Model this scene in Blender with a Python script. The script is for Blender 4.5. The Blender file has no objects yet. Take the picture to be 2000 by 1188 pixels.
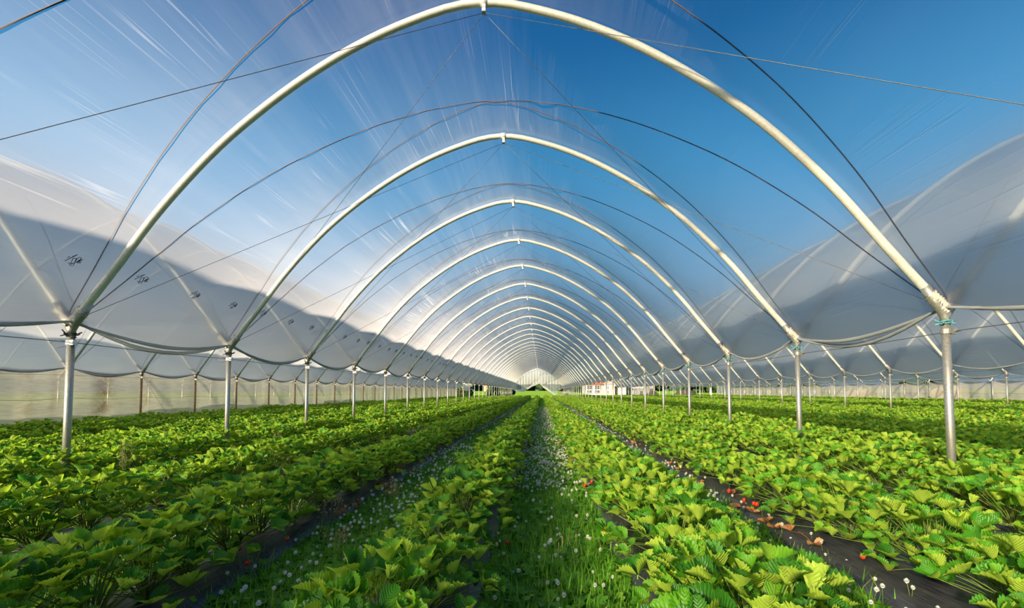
import bpy, math, random
import numpy as np
from mathutils import Vector, Matrix, Euler
R = math.radians
PI = math.pi
scene = bpy.context.scene
C = scene.collection
rng = random.Random(7)

# ------------------------------------------------------------------ camera
CAM_Z = 1.10
FPX, YAW, PIT, ROLL, CX, CY = 873.91, .0137, .0442, -.0045, 1044.85, 726.71
_r = Vector((math.cos(YAW), math.sin(YAW), 0)); _f0 = Vector((-math.sin(YAW), math.cos(YAW), 0)); _z = Vector((0, 0, 1))
FW = _f0*math.cos(PIT) + _z*math.sin(PIT); _u = -_f0*math.sin(PIT) + _z*math.cos(PIT)
RT = _r*math.cos(ROLL) + _u*math.sin(ROLL); UP = -_r*math.sin(ROLL) + _u*math.cos(ROLL)
cam_d = bpy.data.cameras.new('camera'); cam = bpy.data.objects.new('camera', cam_d); C.objects.link(cam)
cam.matrix_world = Matrix(((RT.x, UP.x, -FW.x, 0), (RT.y, UP.y, -FW.y, 0), (RT.z, UP.z, -FW.z, CAM_Z), (0, 0, 0, 1)))
cam_d.sensor_fit = 'HORIZONTAL'; cam_d.sensor_width = 36; cam_d.lens = FPX/2000*36
cam_d.shift_x = -(CX-1000)/2000; cam_d.shift_y = (CY-594)/2000
cam_d.clip_start = .02; cam_d.clip_end = 3000
scene.camera = cam

def px(P):                     # where a point of the place falls in the 2000x1188 frame
    p = Vector(P) - Vector((0, 0, CAM_Z)); D = p.dot(FW)
    if D < .05: return None
    return CX + FPX*p.dot(RT)/D, CY - FPX*p.dot(UP)/D, D

# ------------------------------------------------------------------ sky, sun, exposure
scene.view_settings.view_transform = 'Standard'; scene.view_settings.look = 'None'
scene.view_settings.gamma = 1; scene.view_settings.use_curve_mapping = False
scene.view_settings.exposure = 0.08
scene.cycles.transparent_max_bounces = 24
scene.cycles.max_bounces = 9; scene.cycles.diffuse_bounces = 3; scene.cycles.glossy_bounces = 2
scene.cycles.transmission_bounces = 6
scene.cycles.caustics_reflective = False; scene.cycles.caustics_refractive = True
scene.cycles.sample_clamp_indirect = 4
w = bpy.data.worlds.new('sky'); scene.world = w; w.use_nodes = True
nt = w.node_tree; N = nt.nodes; L = nt.links
bg = N['Background']; tc = N.new('ShaderNodeTexCoord'); sx = N.new('ShaderNodeSeparateXYZ'); cr = N.new('ShaderNodeValToRGB')
L.new(tc.outputs['Generated'], sx.inputs[0]); L.new(sx.outputs['Z'], cr.inputs[0]); L.new(cr.outputs[0], bg.inputs[0])
el = cr.color_ramp.elements
el[0].position = 0; el[0].color = (.19, .25, .33, 1)
el[1].position = 1; el[1].color = (.004, .05, .16, 1)
for p, c in ((.10, (.21, .33, .47)), (.24, (.24, .50, .76)), (.42, (.070, .35, .66)), (.62, (.010, .13, .36))):
    e = el.new(p); e.color = (*c, 1)
bg.inputs[1].default_value = 1.12
sun_d = bpy.data.lights.new('sun', 'SUN'); sun = bpy.data.objects.new('sun', sun_d); C.objects.link(sun)
SUN = Vector((-1, -1.35, .565)).normalized()
sun.rotation_euler = SUN.to_track_quat('Z', 'Y').to_euler(); sun.location = SUN*60
sun_d.energy = 25; sun_d.color = (1, .82, .57); sun_d.angle = R(.9)
sun_d.cycles.use_multiple_importance_sampling = False

# ------------------------------------------------------------------ helpers
class MB:
    """collects faces into one mesh"""
    def __init__(s): s.v = []; s.f = []; s.t = []; s.uv = []
    def add(s, vs, fs, tint=0., uvs=None):
        o = len(s.v); s.v.extend([tuple(v) for v in vs]); s.f.extend([tuple(i+o for i in f) for f in fs])
        s.t.extend([tint]*len(vs)); s.uv.extend(uvs if uvs else [(0, 0)]*len(vs))
    def tube(s, pts, r, n=8, cap=True, tint=0.):
        pts = [Vector(p) for p in pts]; vs = []; m = len(pts); ref = None
        for i, p in enumerate(pts):
            d = (pts[min(i+1, m-1)] - pts[max(i-1, 0)]).normalized()
            if ref is None: ref = Vector((0, 0, 1)) if abs(d.z) < .9 else Vector((0, 1, 0))
            a = d.cross(ref).normalized(); b = a.cross(d).normalized(); ref = b
            rr = r[i] if isinstance(r, (list, tuple)) else r
            for k in range(n):
                t = 2*PI*k/n; vs.append(p + a*math.cos(t)*rr + b*math.sin(t)*rr)
        fs = [(i*n+k, i*n+(k+1) % n, (i+1)*n+(k+1) % n, (i+1)*n+k) for i in range(m-1) for k in range(n)]
        if cap: fs += [tuple(range(n-1, -1, -1)), tuple(range((m-1)*n, m*n))]
        s.add(vs, fs, tint)
    def box(s, c, d, rot=None, tint=0.):
        vs = []
        for x in (-.5, .5):
            for y in (-.5, .5):
                for z in (-.5, .5):
                    v = Vector((x*d[0], y*d[1], z*d[2]))
                    if rot is not None: v = rot @ v
                    vs.append(v + Vector(c))
        s.add(vs, [(0, 1, 3, 2), (4, 6, 7, 5), (0, 4, 5, 1), (2, 3, 7, 6), (0, 2, 6, 4), (1, 5, 7, 3)], tint)
    def grid(s, fn, nu, nv, tint=0.):
        vs = []; uvs = []
        for i in range(nu+1):
            for j in range(nv+1):
                vs.append(fn(i/nu, j/nv)); uvs.append((i/nu, j/nv))
        m = nv+1
        s.add(vs, [(i*m+j, (i+1)*m+j, (i+1)*m+j+1, i*m+j+1) for i in range(nu) for j in range(nv)], tint, uvs)
    def mesh(s, name, mat, smooth=True):
        me = bpy.data.meshes.new(name); me.from_pydata(s.v, [], s.f)
        a = me.attributes.new('tint', 'FLOAT', 'POINT'); a.data.foreach_set('value', s.t)
        ul = me.uv_layers.new(name='UVMap'); li = np.empty(len(me.loops), dtype=np.int32); me.loops.foreach_get('vertex_index', li)
        ul.data.foreach_set('uv', np.array(s.uv, dtype=np.float32)[li].ravel())
        if smooth: me.polygons.foreach_set('use_smooth', [True]*len(me.polygons))
        me.materials.append(mat); me.update(); return me
    def build(s, name, mat, parent=None, smooth=True):
        return link(name, s.mesh(name, mat, smooth), parent)
def link(name, me, parent=None):
    o = bpy.data.objects.new(name, me); C.objects.link(o); o.parent = parent; return o
def tag(o, label=None, cat=None, group=None, kind=None):
    if label: o['label'] = label
    if cat: o['category'] = cat
    if group: o['group'] = group
    if kind: o['kind'] = kind
    return o
def empty(name, loc=(0, 0, 0), rz=0, sc=1):
    o = bpy.data.objects.new(name, None); C.objects.link(o); o.location = loc; o.rotation_euler = (0, 0, rz); o.scale = (sc,)*3
    o.empty_display_size = .1; return o
def copy_tree(o, parent=None):
    c = o.copy(); C.objects.link(c); c.parent = parent
    for ch in list(o.children): copy_tree(ch, c)
    return c
ORD = ['first', 'second', 'third', 'fourth', 'fifth', 'sixth', 'seventh', 'eighth', 'ninth', 'tenth', 'eleventh', 'twelfth']

# ------------------------------------------------------------------ materials
def mat(name):
    m = bpy.data.materials.new(name); m.use_nodes = True
    nt = m.node_tree; b = nt.nodes['Principled BSDF']; return m, nt, b
def nd(nt, t, **kw):
    n = nt.nodes.new(t)
    for k, v in kw.items(): setattr(n, k, v)
    return n
def math_n(nt, op, a, b=None, clamp=False):
    n = nt.nodes.new('ShaderNodeMath'); n.operation = op; n.use_clamp = clamp
    for i, x in enumerate((a, b)):
        if x is None: continue
        if isinstance(x, (int, float)): n.inputs[i].default_value = x
        else: nt.links.new(x, n.inputs[i])
    return n.outputs[0]
def ramp(nt, fac, stops):
    n = nt.nodes.new('ShaderNodeValToRGB'); nt.links.new(fac, n.inputs[0]); e = n.color_ramp.elements
    while len(e) < len(stops): e.new(.5)
    for i, (p, c) in enumerate(stops): e[i].position = p; e[i].color = (*c, 1) if len(c) == 3 else c
    return n.outputs[0]
def noise(nt, scale, vec=None, detail=3, rough=.55):
    n = nt.nodes.new('ShaderNodeTexNoise'); n.inputs['Scale'].default_value = scale; n.inputs['Detail'].default_value = detail
    n.inputs['Roughness'].default_value = rough
    if vec is not None: nt.links.new(vec, n.inputs['Vector'])
    return n.outputs['Fac']
def mapping(nt, src, scale):
    n = nt.nodes.new('ShaderNodeMapping'); n.inputs['Scale'].default_value = scale; nt.links.new(src, n.inputs['Vector']); return n.outputs[0]
def bump(nt, h, strength, dist, target):
    n = nt.nodes.new('ShaderNodeBump'); n.inputs['Strength'].default_value = strength; n.inputs['Distance'].default_value = dist
    nt.links.new(h, n.inputs['Height']); nt.links.new(n.outputs[0], target); return n

def plain(name, col, rough=.6, metal=0., var=.15, sc=20.):
    m, nt, b = mat(name); g = nd(nt, 'ShaderNodeTexCoord')
    f = noise(nt, sc, g.outputs['Object'])
    c0 = tuple(x*(1-var) for x in col); c1 = tuple(min(1, x*(1+var)) for x in col)
    nt.links.new(ramp(nt, f, [(.3, c0), (.7, c1)]), b.inputs['Base Color'])
    b.inputs['Roughness'].default_value = rough; b.inputs['Metallic'].default_value = metal
    return m

M = {}
M['steel'] = plain('galvanised_steel', (.40, .39, .35), .42, .7, .18, 60)
M['hoop_steel'] = plain('hoop_steel', (.80, .77, .66), .5, .2, .10, 40)
M['rust'] = plain('rusty_steel', (.36, .20, .09), .7, .2, .35, 30)
M['white_plastic'] = plain('white_plastic', (.85, .85, .80), .4)
M['dark'] = plain('dark_rubber', (.03, .03, .035), .6)
M['teal'] = plain('teal_twine', (.10, .32, .36), .7)
M['wire'] = plain('wire_steel', (.10, .10, .11), .5, .5)
M['rope'] = plain('rope_fibre', (.05, .03, .035), 1., 0, .5, 300)
M['ink'] = plain('printed_ink', (.05, .08, .10), .6)
M['crumple'] = plain('crumpled_polythene', (.66, .58, .48), .35, 0, .3, 60)

def film_material():
    m, nt, b = mat('polythene_film'); nt.nodes.remove(b); out = nt.nodes['Material Output']
    uv = nd(nt, 'ShaderNodeUVMap'); sep = nd(nt, 'ShaderNodeSeparateXYZ'); nt.links.new(uv.outputs[0], sep.inputs[0])
    # uv: u = metres round the arch, v = hoop spacings along the tunnel
    lw = nd(nt, 'ShaderNodeLayerWeight'); lw.inputs['Blend'].default_value = .5
    cosn = math_n(nt, 'MAXIMUM', math_n(nt, 'SUBTRACT', 1., lw.outputs['Facing']), .24)
    # long folds and short creases over the ropes, running along the tunnel
    s1 = noise(nt, 1., mapping(nt, uv.outputs[0], (3.2, .55, 1)), 3, .6)
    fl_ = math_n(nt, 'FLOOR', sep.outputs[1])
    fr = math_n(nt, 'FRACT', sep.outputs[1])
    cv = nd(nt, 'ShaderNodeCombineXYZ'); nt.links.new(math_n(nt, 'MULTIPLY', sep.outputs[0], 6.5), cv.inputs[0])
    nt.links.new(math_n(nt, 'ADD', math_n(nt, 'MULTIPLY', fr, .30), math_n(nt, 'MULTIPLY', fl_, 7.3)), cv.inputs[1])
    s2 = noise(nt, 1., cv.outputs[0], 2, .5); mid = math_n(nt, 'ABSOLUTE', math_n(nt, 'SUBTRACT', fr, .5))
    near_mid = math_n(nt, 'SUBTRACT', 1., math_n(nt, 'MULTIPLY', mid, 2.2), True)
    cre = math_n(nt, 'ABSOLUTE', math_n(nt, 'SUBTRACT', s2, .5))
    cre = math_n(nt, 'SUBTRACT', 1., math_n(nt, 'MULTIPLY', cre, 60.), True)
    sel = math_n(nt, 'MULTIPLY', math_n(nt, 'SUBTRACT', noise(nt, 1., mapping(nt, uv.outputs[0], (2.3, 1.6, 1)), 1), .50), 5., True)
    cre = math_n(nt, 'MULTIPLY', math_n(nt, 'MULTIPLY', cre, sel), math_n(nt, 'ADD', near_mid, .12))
    fold = math_n(nt, 'MULTIPLY', math_n(nt, 'SUBTRACT', s1, .42), 3.0, True)
    low = math_n(nt, 'DIVIDE', math_n(nt, 'ABSOLUTE', math_n(nt, 'SUBTRACT', sep.outputs[0], ARC_M/2)), ARC_M/2)
    low = math_n(nt, 'MULTIPLY', math_n(nt, 'SUBTRACT', low, .40), 2.2, True)          # film made denser low on the sheet, towards both hems
    tau = math_n(nt, 'ADD', math_n(nt, 'ADD', FILM_TAU, math_n(nt, 'MULTIPLY', low, .105)), math_n(nt, 'MULTIPLY', fold, .022))
    tau = math_n(nt, 'ADD', tau, math_n(nt, 'MULTIPLY', cre, .14))  # crease highlights put into the film as whiter, denser streaks
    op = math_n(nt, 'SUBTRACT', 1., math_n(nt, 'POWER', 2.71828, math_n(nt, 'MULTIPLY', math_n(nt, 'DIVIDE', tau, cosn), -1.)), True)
    tr = nd(nt, 'ShaderNodeBsdfTransparent'); tr.inputs[0].default_value = (.97, .985, 1, 1)
    tl = nd(nt, 'ShaderNodeBsdfTranslucent'); tl.inputs[0].default_value = (.84, .84, .94, 1)
    df = nd(nt, 'ShaderNodeBsdfDiffuse'); df.inputs[0].default_value = (.52, .60, .72, 1)
    gl = nd(nt, 'ShaderNodeBsdfGlossy'); gl.inputs['Roughness'].default_value = .28
    gl.inputs[0].default_value = (.9, .9, .9, 1)
    m1 = nd(nt, 'ShaderNodeMixShader'); m1.inputs[0].default_value = .42
    nt.links.new(tl.outputs[0], m1.inputs[1]); nt.links.new(df.outputs[0], m1.inputs[2])
    # part of what passes straight on is spread a few degrees either way by the haze of the film
    rf = nd(nt, 'ShaderNodeBsdfRefraction'); rf.inputs['IOR'].default_value = 1.3; rf.inputs['Roughness'].default_value = .55
    ge = nd(nt, 'ShaderNodeNewGeometry'); nt.links.new(ge.outputs['Incoming'], rf.inputs['Normal'])
    # the aged film also soaks up some light, more on a slanting path
    ab = math_n(nt, 'POWER', .86, math_n(nt, 'DIVIDE', 1., math_n(nt, 'MAXIMUM', cosn, .2)))
    cb = nd(nt, 'ShaderNodeCombineColor'); nt.links.new(math_n(nt, 'MULTIPLY', ab, .97), cb.inputs[0]); nt.links.new(ab, cb.inputs[1]); nt.links.new(math_n(nt, 'MULTIPLY', ab, 1.02, True), cb.inputs[2])
    nt.links.new(cb.outputs[0], tr.inputs[0]); nt.links.new(cb.outputs[0], rf.inputs[0])
    mh = nd(nt, 'ShaderNodeMixShader'); mh.inputs[0].default_value = .63
    nt.links.new(tr.outputs[0], mh.inputs[1]); nt.links.new(rf.outputs[0], mh.inputs[2])
    m2 = nd(nt, 'ShaderNodeMixShader'); nt.links.new(op, m2.inputs[0]); nt.links.new(mh.outputs[0], m2.inputs[1]); nt.links.new(m1.outputs[0], m2.inputs[2])
    fz = math_n(nt, 'ADD', .02, math_n(nt, 'MULTIPLY', math_n(nt, 'POWER', lw.outputs['Facing'], 4.), .35))
    m3 = nd(nt, 'ShaderNodeMixShader'); nt.links.new(fz, m3.inputs[0])
    nt.links.new(m2.outputs[0], m3.inputs[1]); nt.links.new(gl.outputs[0], m3.inputs[2])
    nt.links.new(m3.outputs[0], out.inputs[0])
    bp = nd(nt, 'ShaderNodeBump'); bp.inputs['Strength'].default_value = .5; bp.inputs['Distance'].default_value = .05
    nt.links.new(math_n(nt, 'ADD', s1, math_n(nt, 'MULTIPLY', cre, .3)), bp.inputs['Height'])
    for n in (tl, df, gl): nt.links.new(bp.outputs[0], n.inputs['Normal'])
    return m
FILM_TAU = .026
ARC_M = 10.63
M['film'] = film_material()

def fleece(name, col, op, stain=False, fold=True):
    m, nt, b = mat(name); out = nt.nodes['Material Output']; g = nd(nt, 'ShaderNodeTexCoord')
    f = noise(nt, 1., mapping(nt, g.outputs['Object'], (3, 3, 30)), 3)
    c = ramp(nt, f, [(.35, tuple(x*.82 for x in col)), (.65, col)])
    if stain:
        sp = nd(nt, 'ShaderNodeSeparateXYZ'); nt.links.new(g.outputs['Object'], sp.inputs[0])
        k = None
        for y0, wd, am in ((11.95, .42, .9), (13.35, .28, .6), (10.0, .3, .35), (10.6, .15, .3)):
            d = math_n(nt, 'DIVIDE', math_n(nt, 'ABSOLUTE', math_n(nt, 'SUBTRACT', sp.outputs[1], y0)), wd)
            q = math_n(nt, 'MULTIPLY', math_n(nt, 'SUBTRACT', 1., d, True), am)
            k = q if k is None else math_n(nt, 'ADD', k, q, True)
        blot = math_n(nt, 'MULTIPLY', math_n(nt, 'SUBTRACT', noise(nt, 1., mapping(nt, g.outputs['Object'], (2, 2, 2.4)), 5, .7), .40), 5., True)
        k = math_n(nt, 'MULTIPLY', k, blot, True)
        mx = nd(nt, 'ShaderNodeMix', data_type='RGBA'); nt.links.new(k, mx.inputs[0]); nt.links.new(c, mx.inputs[6]); mx.inputs[7].default_value = (.16, .085, .03, 1)
        c = mx.outputs[2]
    nt.nodes.remove(b)
    df = nd(nt, 'ShaderNodeBsdfDiffuse'); tl = nd(nt, 'ShaderNodeBsdfTranslucent'); tr = nd(nt, 'ShaderNodeBsdfTransparent')
    nt.links.new(c, df.inputs[0]); nt.links.new(c, tl.inputs[0])
    a = nd(nt, 'ShaderNodeMixShader'); a.inputs[0].default_value = .5; nt.links.new(df.outputs[0], a.inputs[1]); nt.links.new(tl.outputs[0], a.inputs[2])
    a2 = nd(nt, 'ShaderNodeMixShader'); a2.inputs[0].default_value = op; nt.links.new(tr.outputs[0], a2.inputs[1]); nt.links.new(a.outputs[0], a2.inputs[2])
    nt.links.new(a2.outputs[0], out.inputs[0]); return m
M['fleece_left'] = fleece('stained_fleece', (.46, .45, .37), .86, True)
M['fleece_right'] = fleece('pale_fleece', (.72, .66, .54), .88)
M['hem'] = fleece('rolled_polythene', (.58, .60, .60), .9)
M['curtain'] = fleece('curtain_sheet', (.95, .93, .88), .82)
M['curtain_low'] = fleece('thin_curtain', (.75, .78, .78), .45)

def leaf_material(name, cols, trans, tcol, rough=.42, veins=True, tw=.45, under=None):
    m, nt, b = mat(name); out = nt.nodes['Material Output']
    at = nd(nt, 'ShaderNodeAttribute'); at.attribute_name = 'tint'
    oi = nd(nt, 'ShaderNodeObjectInfo')
    f = math_n(nt, 'ADD', at.outputs['Fac'], math_n(nt, 'MULTIPLY', math_n(nt, 'SUBTRACT', oi.outputs['Random'], .5), .25), True)
    c = ramp(nt, f, cols); uv = nd(nt, 'ShaderNodeUVMap')
    if veins:
        sp = nd(nt, 'ShaderNodeSeparateXYZ'); nt.links.new(uv.outputs[0], sp.inputs[0])
        au = math_n(nt, 'ABSOLUTE', math_n(nt, 'SUBTRACT', sp.outputs[1], .5))
        ph = math_n(nt, 'SUBTRACT', sp.outputs[0], math_n(nt, 'MULTIPLY', au, .55))
        sw = math_n(nt, 'SINE', math_n(nt, 'MULTIPLY', ph, 50.))
        bump(nt, sw, .35, .003, b.inputs['Normal'])
        vein = math_n(nt, 'MULTIPLY', math_n(nt, 'SUBTRACT', math_n(nt, 'MULTIPLY', sw, -1.), .80), 1.6, True)
        mx = nd(nt, 'ShaderNodeMix', data_type='RGBA'); nt.links.new(vein, mx.inputs[0]); nt.links.new(c, mx.inputs[6])
        mx.inputs[7].default_value = (.20, .36, .05, 1); c = mx.outputs[2]
    if under:
        ge = nd(nt, 'ShaderNodeNewGeometry'); mu = nd(nt, 'ShaderNodeMix', data_type='RGBA'); nt.links.new(ge.outputs['Backfacing'], mu.inputs[0])
        nt.links.new(c, mu.inputs[6]); mu.inputs[7].default_value = (*under, 1); c = mu.outputs[2]
    nt.links.new(c, b.inputs['Base Color']); b.inputs['Roughness'].default_value = rough
    b.inputs['Specular IOR Level'].default_value = .35
    tl = nd(nt, 'ShaderNodeBsdfTranslucent')
    mx2 = nd(nt, 'ShaderNodeMix', data_type='RGBA'); mx2.blend_type = 'MULTIPLY'; mx2.inputs[0].default_value = 1
    nt.links.new(c, mx2.inputs[6]); mx2.inputs[7].default_value = (*tcol, 1)
    sc = nd(nt, 'ShaderNodeVectorMath', operation='SCALE'); sc.inputs['Scale'].default_value = trans
    nt.links.new(mx2.outputs[2], sc.inputs[0]); nt.links.new(sc.outputs[0], tl.inputs[0])
    ms = nd(nt, 'ShaderNodeMixShader'); ms.inputs[0].default_value = tw
    nt.links.new(b.outputs[0], ms.inputs[1]); nt.links.new(tl.outputs[0], ms.inputs[2]); nt.links.new(ms.outputs[0], out.inputs[0])
    return m
M['leaf'] = leaf_material('strawberry_leaf', [(0, (.018, .11, .006)), (.45, (.06, .25, .010)), (.8, (.16, .40, .018)), (1, (.38, .55, .04))], 1.3, (1, 1, .4), under=(.46, .62, .075))
M['clover_leaf'] = leaf_material('clover_leaf', [(0, (.05, .20, .012)), (.6, (.15, .38, .025)), (1, (.34, .52, .05))], 1.5, (1, 1, .6), .6, False, .4)
M['stem'] = leaf_material('petiole', [(0, (.10, .18, .03)), (1, (.22, .27, .06))], 1., (1, 1, .6), .5, False, .2)
M['dry'] = leaf_material('dry_leaf', [(0, (.20, .07, .03)), (.6, (.38, .16, .06)), (1, (.46, .29, .14))], 1., (1, .8, .6), .7, False, .25)
M['berry'] = plain('ripe_berry', (.75, .03, .01), .3, 0, .2, 200)
M['unripe'] = plain('unripe_berry', (.75, .55, .25), .4)
M['petal'] = plain('clover_petals', (.86, .84, .76), .7, 0, .12, 300)

def mulch():
    m, nt, b = mat('black_mulch_film'); g = nd(nt, 'ShaderNodeTexCoord')
    n1 = noise(nt, 1., mapping(nt, g.outputs['Object'], (9, 1.2, 9)), 5, .6); n2 = noise(nt, 14., g.outputs['Object'], 4)
    nt.links.new(ramp(nt, n2, [(.4, (.020, .020, .032)), (.78, (.062, .058, .066))]), b.inputs['Base Color'])
    b.inputs['Roughness'].default_value = .38
    bump(nt, n1, .8, .03, b.inputs['Normal']); return m
M['mulch'] = mulch()
def ground_m(name, c0, c1, c2, sc=6):
    m, nt, b = mat(name); g = nd(nt, 'ShaderNodeTexCoord')
    f = noise(nt, sc, g.outputs['Object'], 6, .65)
    nt.links.new(ramp(nt, f, [(.3, c0), (.5, c1), (.7, c2)]), b.inputs['Base Color']); b.inputs['Roughness'].default_value = .95
    b.inputs['Specular IOR Level'].default_value = .1; return m
M['soil'] = ground_m('grassy_soil', (.012, .030, .008), (.025, .075, .012), (.05, .12, .02))
M['field'] = ground_m('bright_field', (.09, .19, .008), (.12, .23, .011), (.15, .27, .02), .8)

# ------------------------------------------------------------------ tunnel geometry
SP = 2.2; NH = 31
ROWX = [-12.57, -4.57, 3.43, 11.43, 19.43, 27.43, -20.57, -12.57]
ROWY = [5.1, 4.27, 3.82, 3.82, 3.55, 3.4, 5.6, 5.1]
NST = [-1, -1, -1, 0, 0, 0, 1]            # first hoop index per bay
Z_LEG = .68 + CAM_Z
_tab = [(0, 3.66), (.25, 3.635), (.5, 3.57), (.9, 3.43), (1.3, 3.245), (1.7, 3.015), (2.1, 2.74), (2.5, 2.42), (2.85, 2.08), (3.2, 1.69), (3.55, 1.235), (3.8, .925), (4, .68)]
_xs = np.array([-a for a, _ in _tab[:0:-1]] + [a for a, _ in _tab]); _hs = np.array([h for _, h in _tab[:0:-1]] + [h for _, h in _tab])
_al = np.concatenate([[0], np.cumsum(np.hypot(np.diff(_xs), np.diff(_hs)))]); ARC = _al[-1]
def _cr(tab, t):
    # smooth interpolation through the table by arc length
    i = int(np.clip(np.searchsorted(_al, t) - 1, 0, len(_al)-2)); t0, t1 = _al[i], _al[i+1]; u = (t-t0)/(t1-t0)
    def m(k):
        a, b = max(k-1, 0), min(k+1, len(tab)-1); return (tab[b]-tab[a])/(_al[b]-_al[a])
    h = t1-t0
    return ((2*u**3-3*u*u+1)*tab[i] + (u**3-2*u*u+u)*h*m(i) + (-2*u**3+3*u*u)*tab[i+1] + (u**3-u*u)*h*m(i+1))
def prof(q, off=0.):
    """q -1..1 round the arch -> x (-4..4), z, pushed outward by off"""
    t = (np.clip(q, -1, 1)+1)/2*ARC
    x = _cr(_xs, t); z = _cr(_hs, t)
    e = .02; xa, za = _cr(_xs, max(t-e, 0)), _cr(_hs, max(t-e, 0)); xb, zb = _cr(_xs, min(t+e, ARC)), _cr(_hs, min(t+e, ARC))
    tx, tz = xb-xa, zb-za; l = math.hypot(tx, tz); nx, nz = -tz/l, tx/l
    return float(x+nx*off), float(z+nz*off) + CAM_Z, nx, nz
def bay_pt(b, q, n, off=0.):
    """point of bay b at arch parameter q, hoop index n (may be fractional)"""
    x, z, nx, nz = prof(q, off)
    k = (x+4)/8
    return Vector((ROWX[b]+4+x, ROWY[b]*(1-k)+ROWY[b+1]*k + SP*n, z))
HR = .036
ROPE_SAG = .12
def rope_m(q): return max(0., 1.04-math.sqrt(q*q+.0016))
def rope_t(q, fwd=True):            # where along the bay the two ropes lie
    return .60*rope_m(q) if fwd else 1-.385*rope_m(q)
def sag(q, t):
    """how far the sheet sinks between two hoops, t 0..1"""
    t = max(0., min(1., t))
    return ROPE_SAG*(1-.6*q*q)*math.sin(PI*t)**.9
def build_cover(b, n0, n1, label, nq=96, ny=14):
    mb = MB(); vs = []; uvs = []; W_ = random.Random(b)
    tot = (n1-n0)*ny; ph = [W_.uniform(0, 6) for _ in range(200)]
    for j in range(tot+1):
        n = n0 + j/ny; t = n-math.floor(n+1e-6); t = max(0., t)
        k = int(math.floor(n+1e-6))
        for i in range(nq+1):
            q = -1 + 2*i/nq; a = abs(q)
            s = sag(q, t)
            env = math.sin(PI*t)
            s += env*(.005*math.sin(q*55+ph[k % 200]) + .003*math.sin(q*97+ph[(k+3) % 200]))*(1-q*q)
            P = bay_pt(b, q, n, HR+.004 - s)
            if a > .86:
                e = ((a-.86)/.14)**2; P.z -= e*(.15+.03*math.sin(ph[(k+7) % 200]))*env
                P.x += (-1 if q < 0 else 1)*e*(-.03)*env
            vs.append(P); uvs.append((i/nq*ARC, n))
    m = nq+1
    mb.add(vs, [(j*m+i, j*m+i+1, (j+1)*m+i+1, (j+1)*m+i) for j in range(tot) for i in range(nq)], 0, uvs)
    root = empty('polythene_cover', (ROWX[b]+4, ROWY[b]+SP*n0, 0)); tag(root, label, 'polythene cover', 'polythene covers of the tunnels')
    off = -Vector(root.location)
    mb.v = [tuple(Vector(v)+off) for v in mb.v]
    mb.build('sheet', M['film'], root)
    for side in (0, nq):
        h = MB(); pts = [Vector(vs[j*m+side])+off for j in range(tot+1)]
        rad = [.010+.014*math.sin(PI*((j/ny) % 1)) for j in range(tot+1)]
        h.tube(pts, rad, 6); h.build('rolled_hem', M['hem'], root)
    return root, off
NEND = NH-1
covers = []
LB = ['clear polythene roof sheet of the tunnel beside the stained netting wall',
      'clear polythene roof sheet arching over the central clover path',
      'clear polythene roof sheet of the first tunnel right of the central one',
      'clear polythene roof sheet of the second tunnel right of the central one',
      'clear polythene roof sheet of the last tunnel beside the pale netting wall',
      'polythene roof sheet of the outermost tunnel behind the stained netting wall']
for b in (0, 1, 2, 3, 4, 6): covers.append(build_cover(b, [-9, -8, -3, -2, 0, 0, -10][b], [29, NEND, 29, 29, 28, 0, 29][b], LB[min(b, 5)], 96 if b in (0, 1, 2) else 56, 14 if b == 1 else 10))

# printed marks along the main cover, low on the side facing the stained netting
def mark_strokes():
    # strokes in a 100x60 drawing of one print (x right, y down), read from the sheet
    S = [[(34, 34), (39, 28), (45, 20)], [(34, 28), (37, 26)], [(40, 25), (45, 20)],
         [(43, 27), (48, 26), (50, 34), (45, 36), (43, 27)],
         [(50, 33), (49, 26), (51, 23), (54, 23), (55, 27), (53, 32), (50, 33)],
         [(55, 32), (56, 25), (58, 25), (58, 28), (56, 30), (59, 31), (58, 32), (54, 33)],
         [(41, 36), (46, 36), (51, 35), (51, 38), (47, 39), (44, 38), (47, 37)], [(52, 32), (54, 27)]]
    return S
def build_marks():
    root, off = covers[1]
    first = None
    for k in range(26):
        yy = 3.98 + .683*k - .1
        b = 1; q = -.872
        # n such that the cover point has that y
        x, z, nx, nz = prof(q); kk = (x+4)/8; n = (yy - (ROWY[1]*(1-kk)+ROWY[2]*kk))/SP
        mb = MB()
        for st in mark_strokes():
            pts = []
            for (u, v) in st:
                du = (u-47)*.0052; dv = (30-v)*.0062
                q2 = q + dv*2/ARC; n2 = n + du/SP; t = n2-math.floor(n2)
                pts.append(bay_pt(b, q2, n2, HR - sag(q2, t) - .006) + off)
            mb.tube(pts, .0028, 4)
        mb.build('printed_mark', M['ink'], root)
build_marks()

# hoops
def build_hoop(b):
    root = empty('tunnel_hoop'); o = Vector((ROWX[b], ROWY[b], 0))
    mb = MB(); mb.tube([bay_pt(b, -1+2*i/64, 0) - o for i in range(65)], HR, 12); mb.build('arch_tube', M['hoop_steel'], root)
    p = bay_pt(b, .01, 0) - o
    cl = MB(); 
    cl.box(p+Vector((0, -.005, -.052)), (.034, .05, .030)); cl.box(p+Vector((0, -.005, -.090)), (.034, .05, .030))
    cl.tube([p+Vector((0, 0, -.03)), p+Vector((0, 0, -.105))], .007, 6)
    c = cl.build('ridge_clamp', M['white_plastic'], root, False); c['label'] = 'white ridge clamp'
    sl = MB(); sl.tube([p+Vector((-.035, 0, .0)), p+Vector((.035, 0, 0))], HR+.006, 12); sl.build('ridge_sleeve', M['hoop_steel'], root)
    return root
BAYNAME = ['the tunnel beside the stained netting wall', 'the central tunnel', 'the first tunnel right of the central one',
           'the second tunnel right of the central one', 'the tunnel beside the pale netting wall', '', 'the outermost tunnel behind the stained netting']
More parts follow.
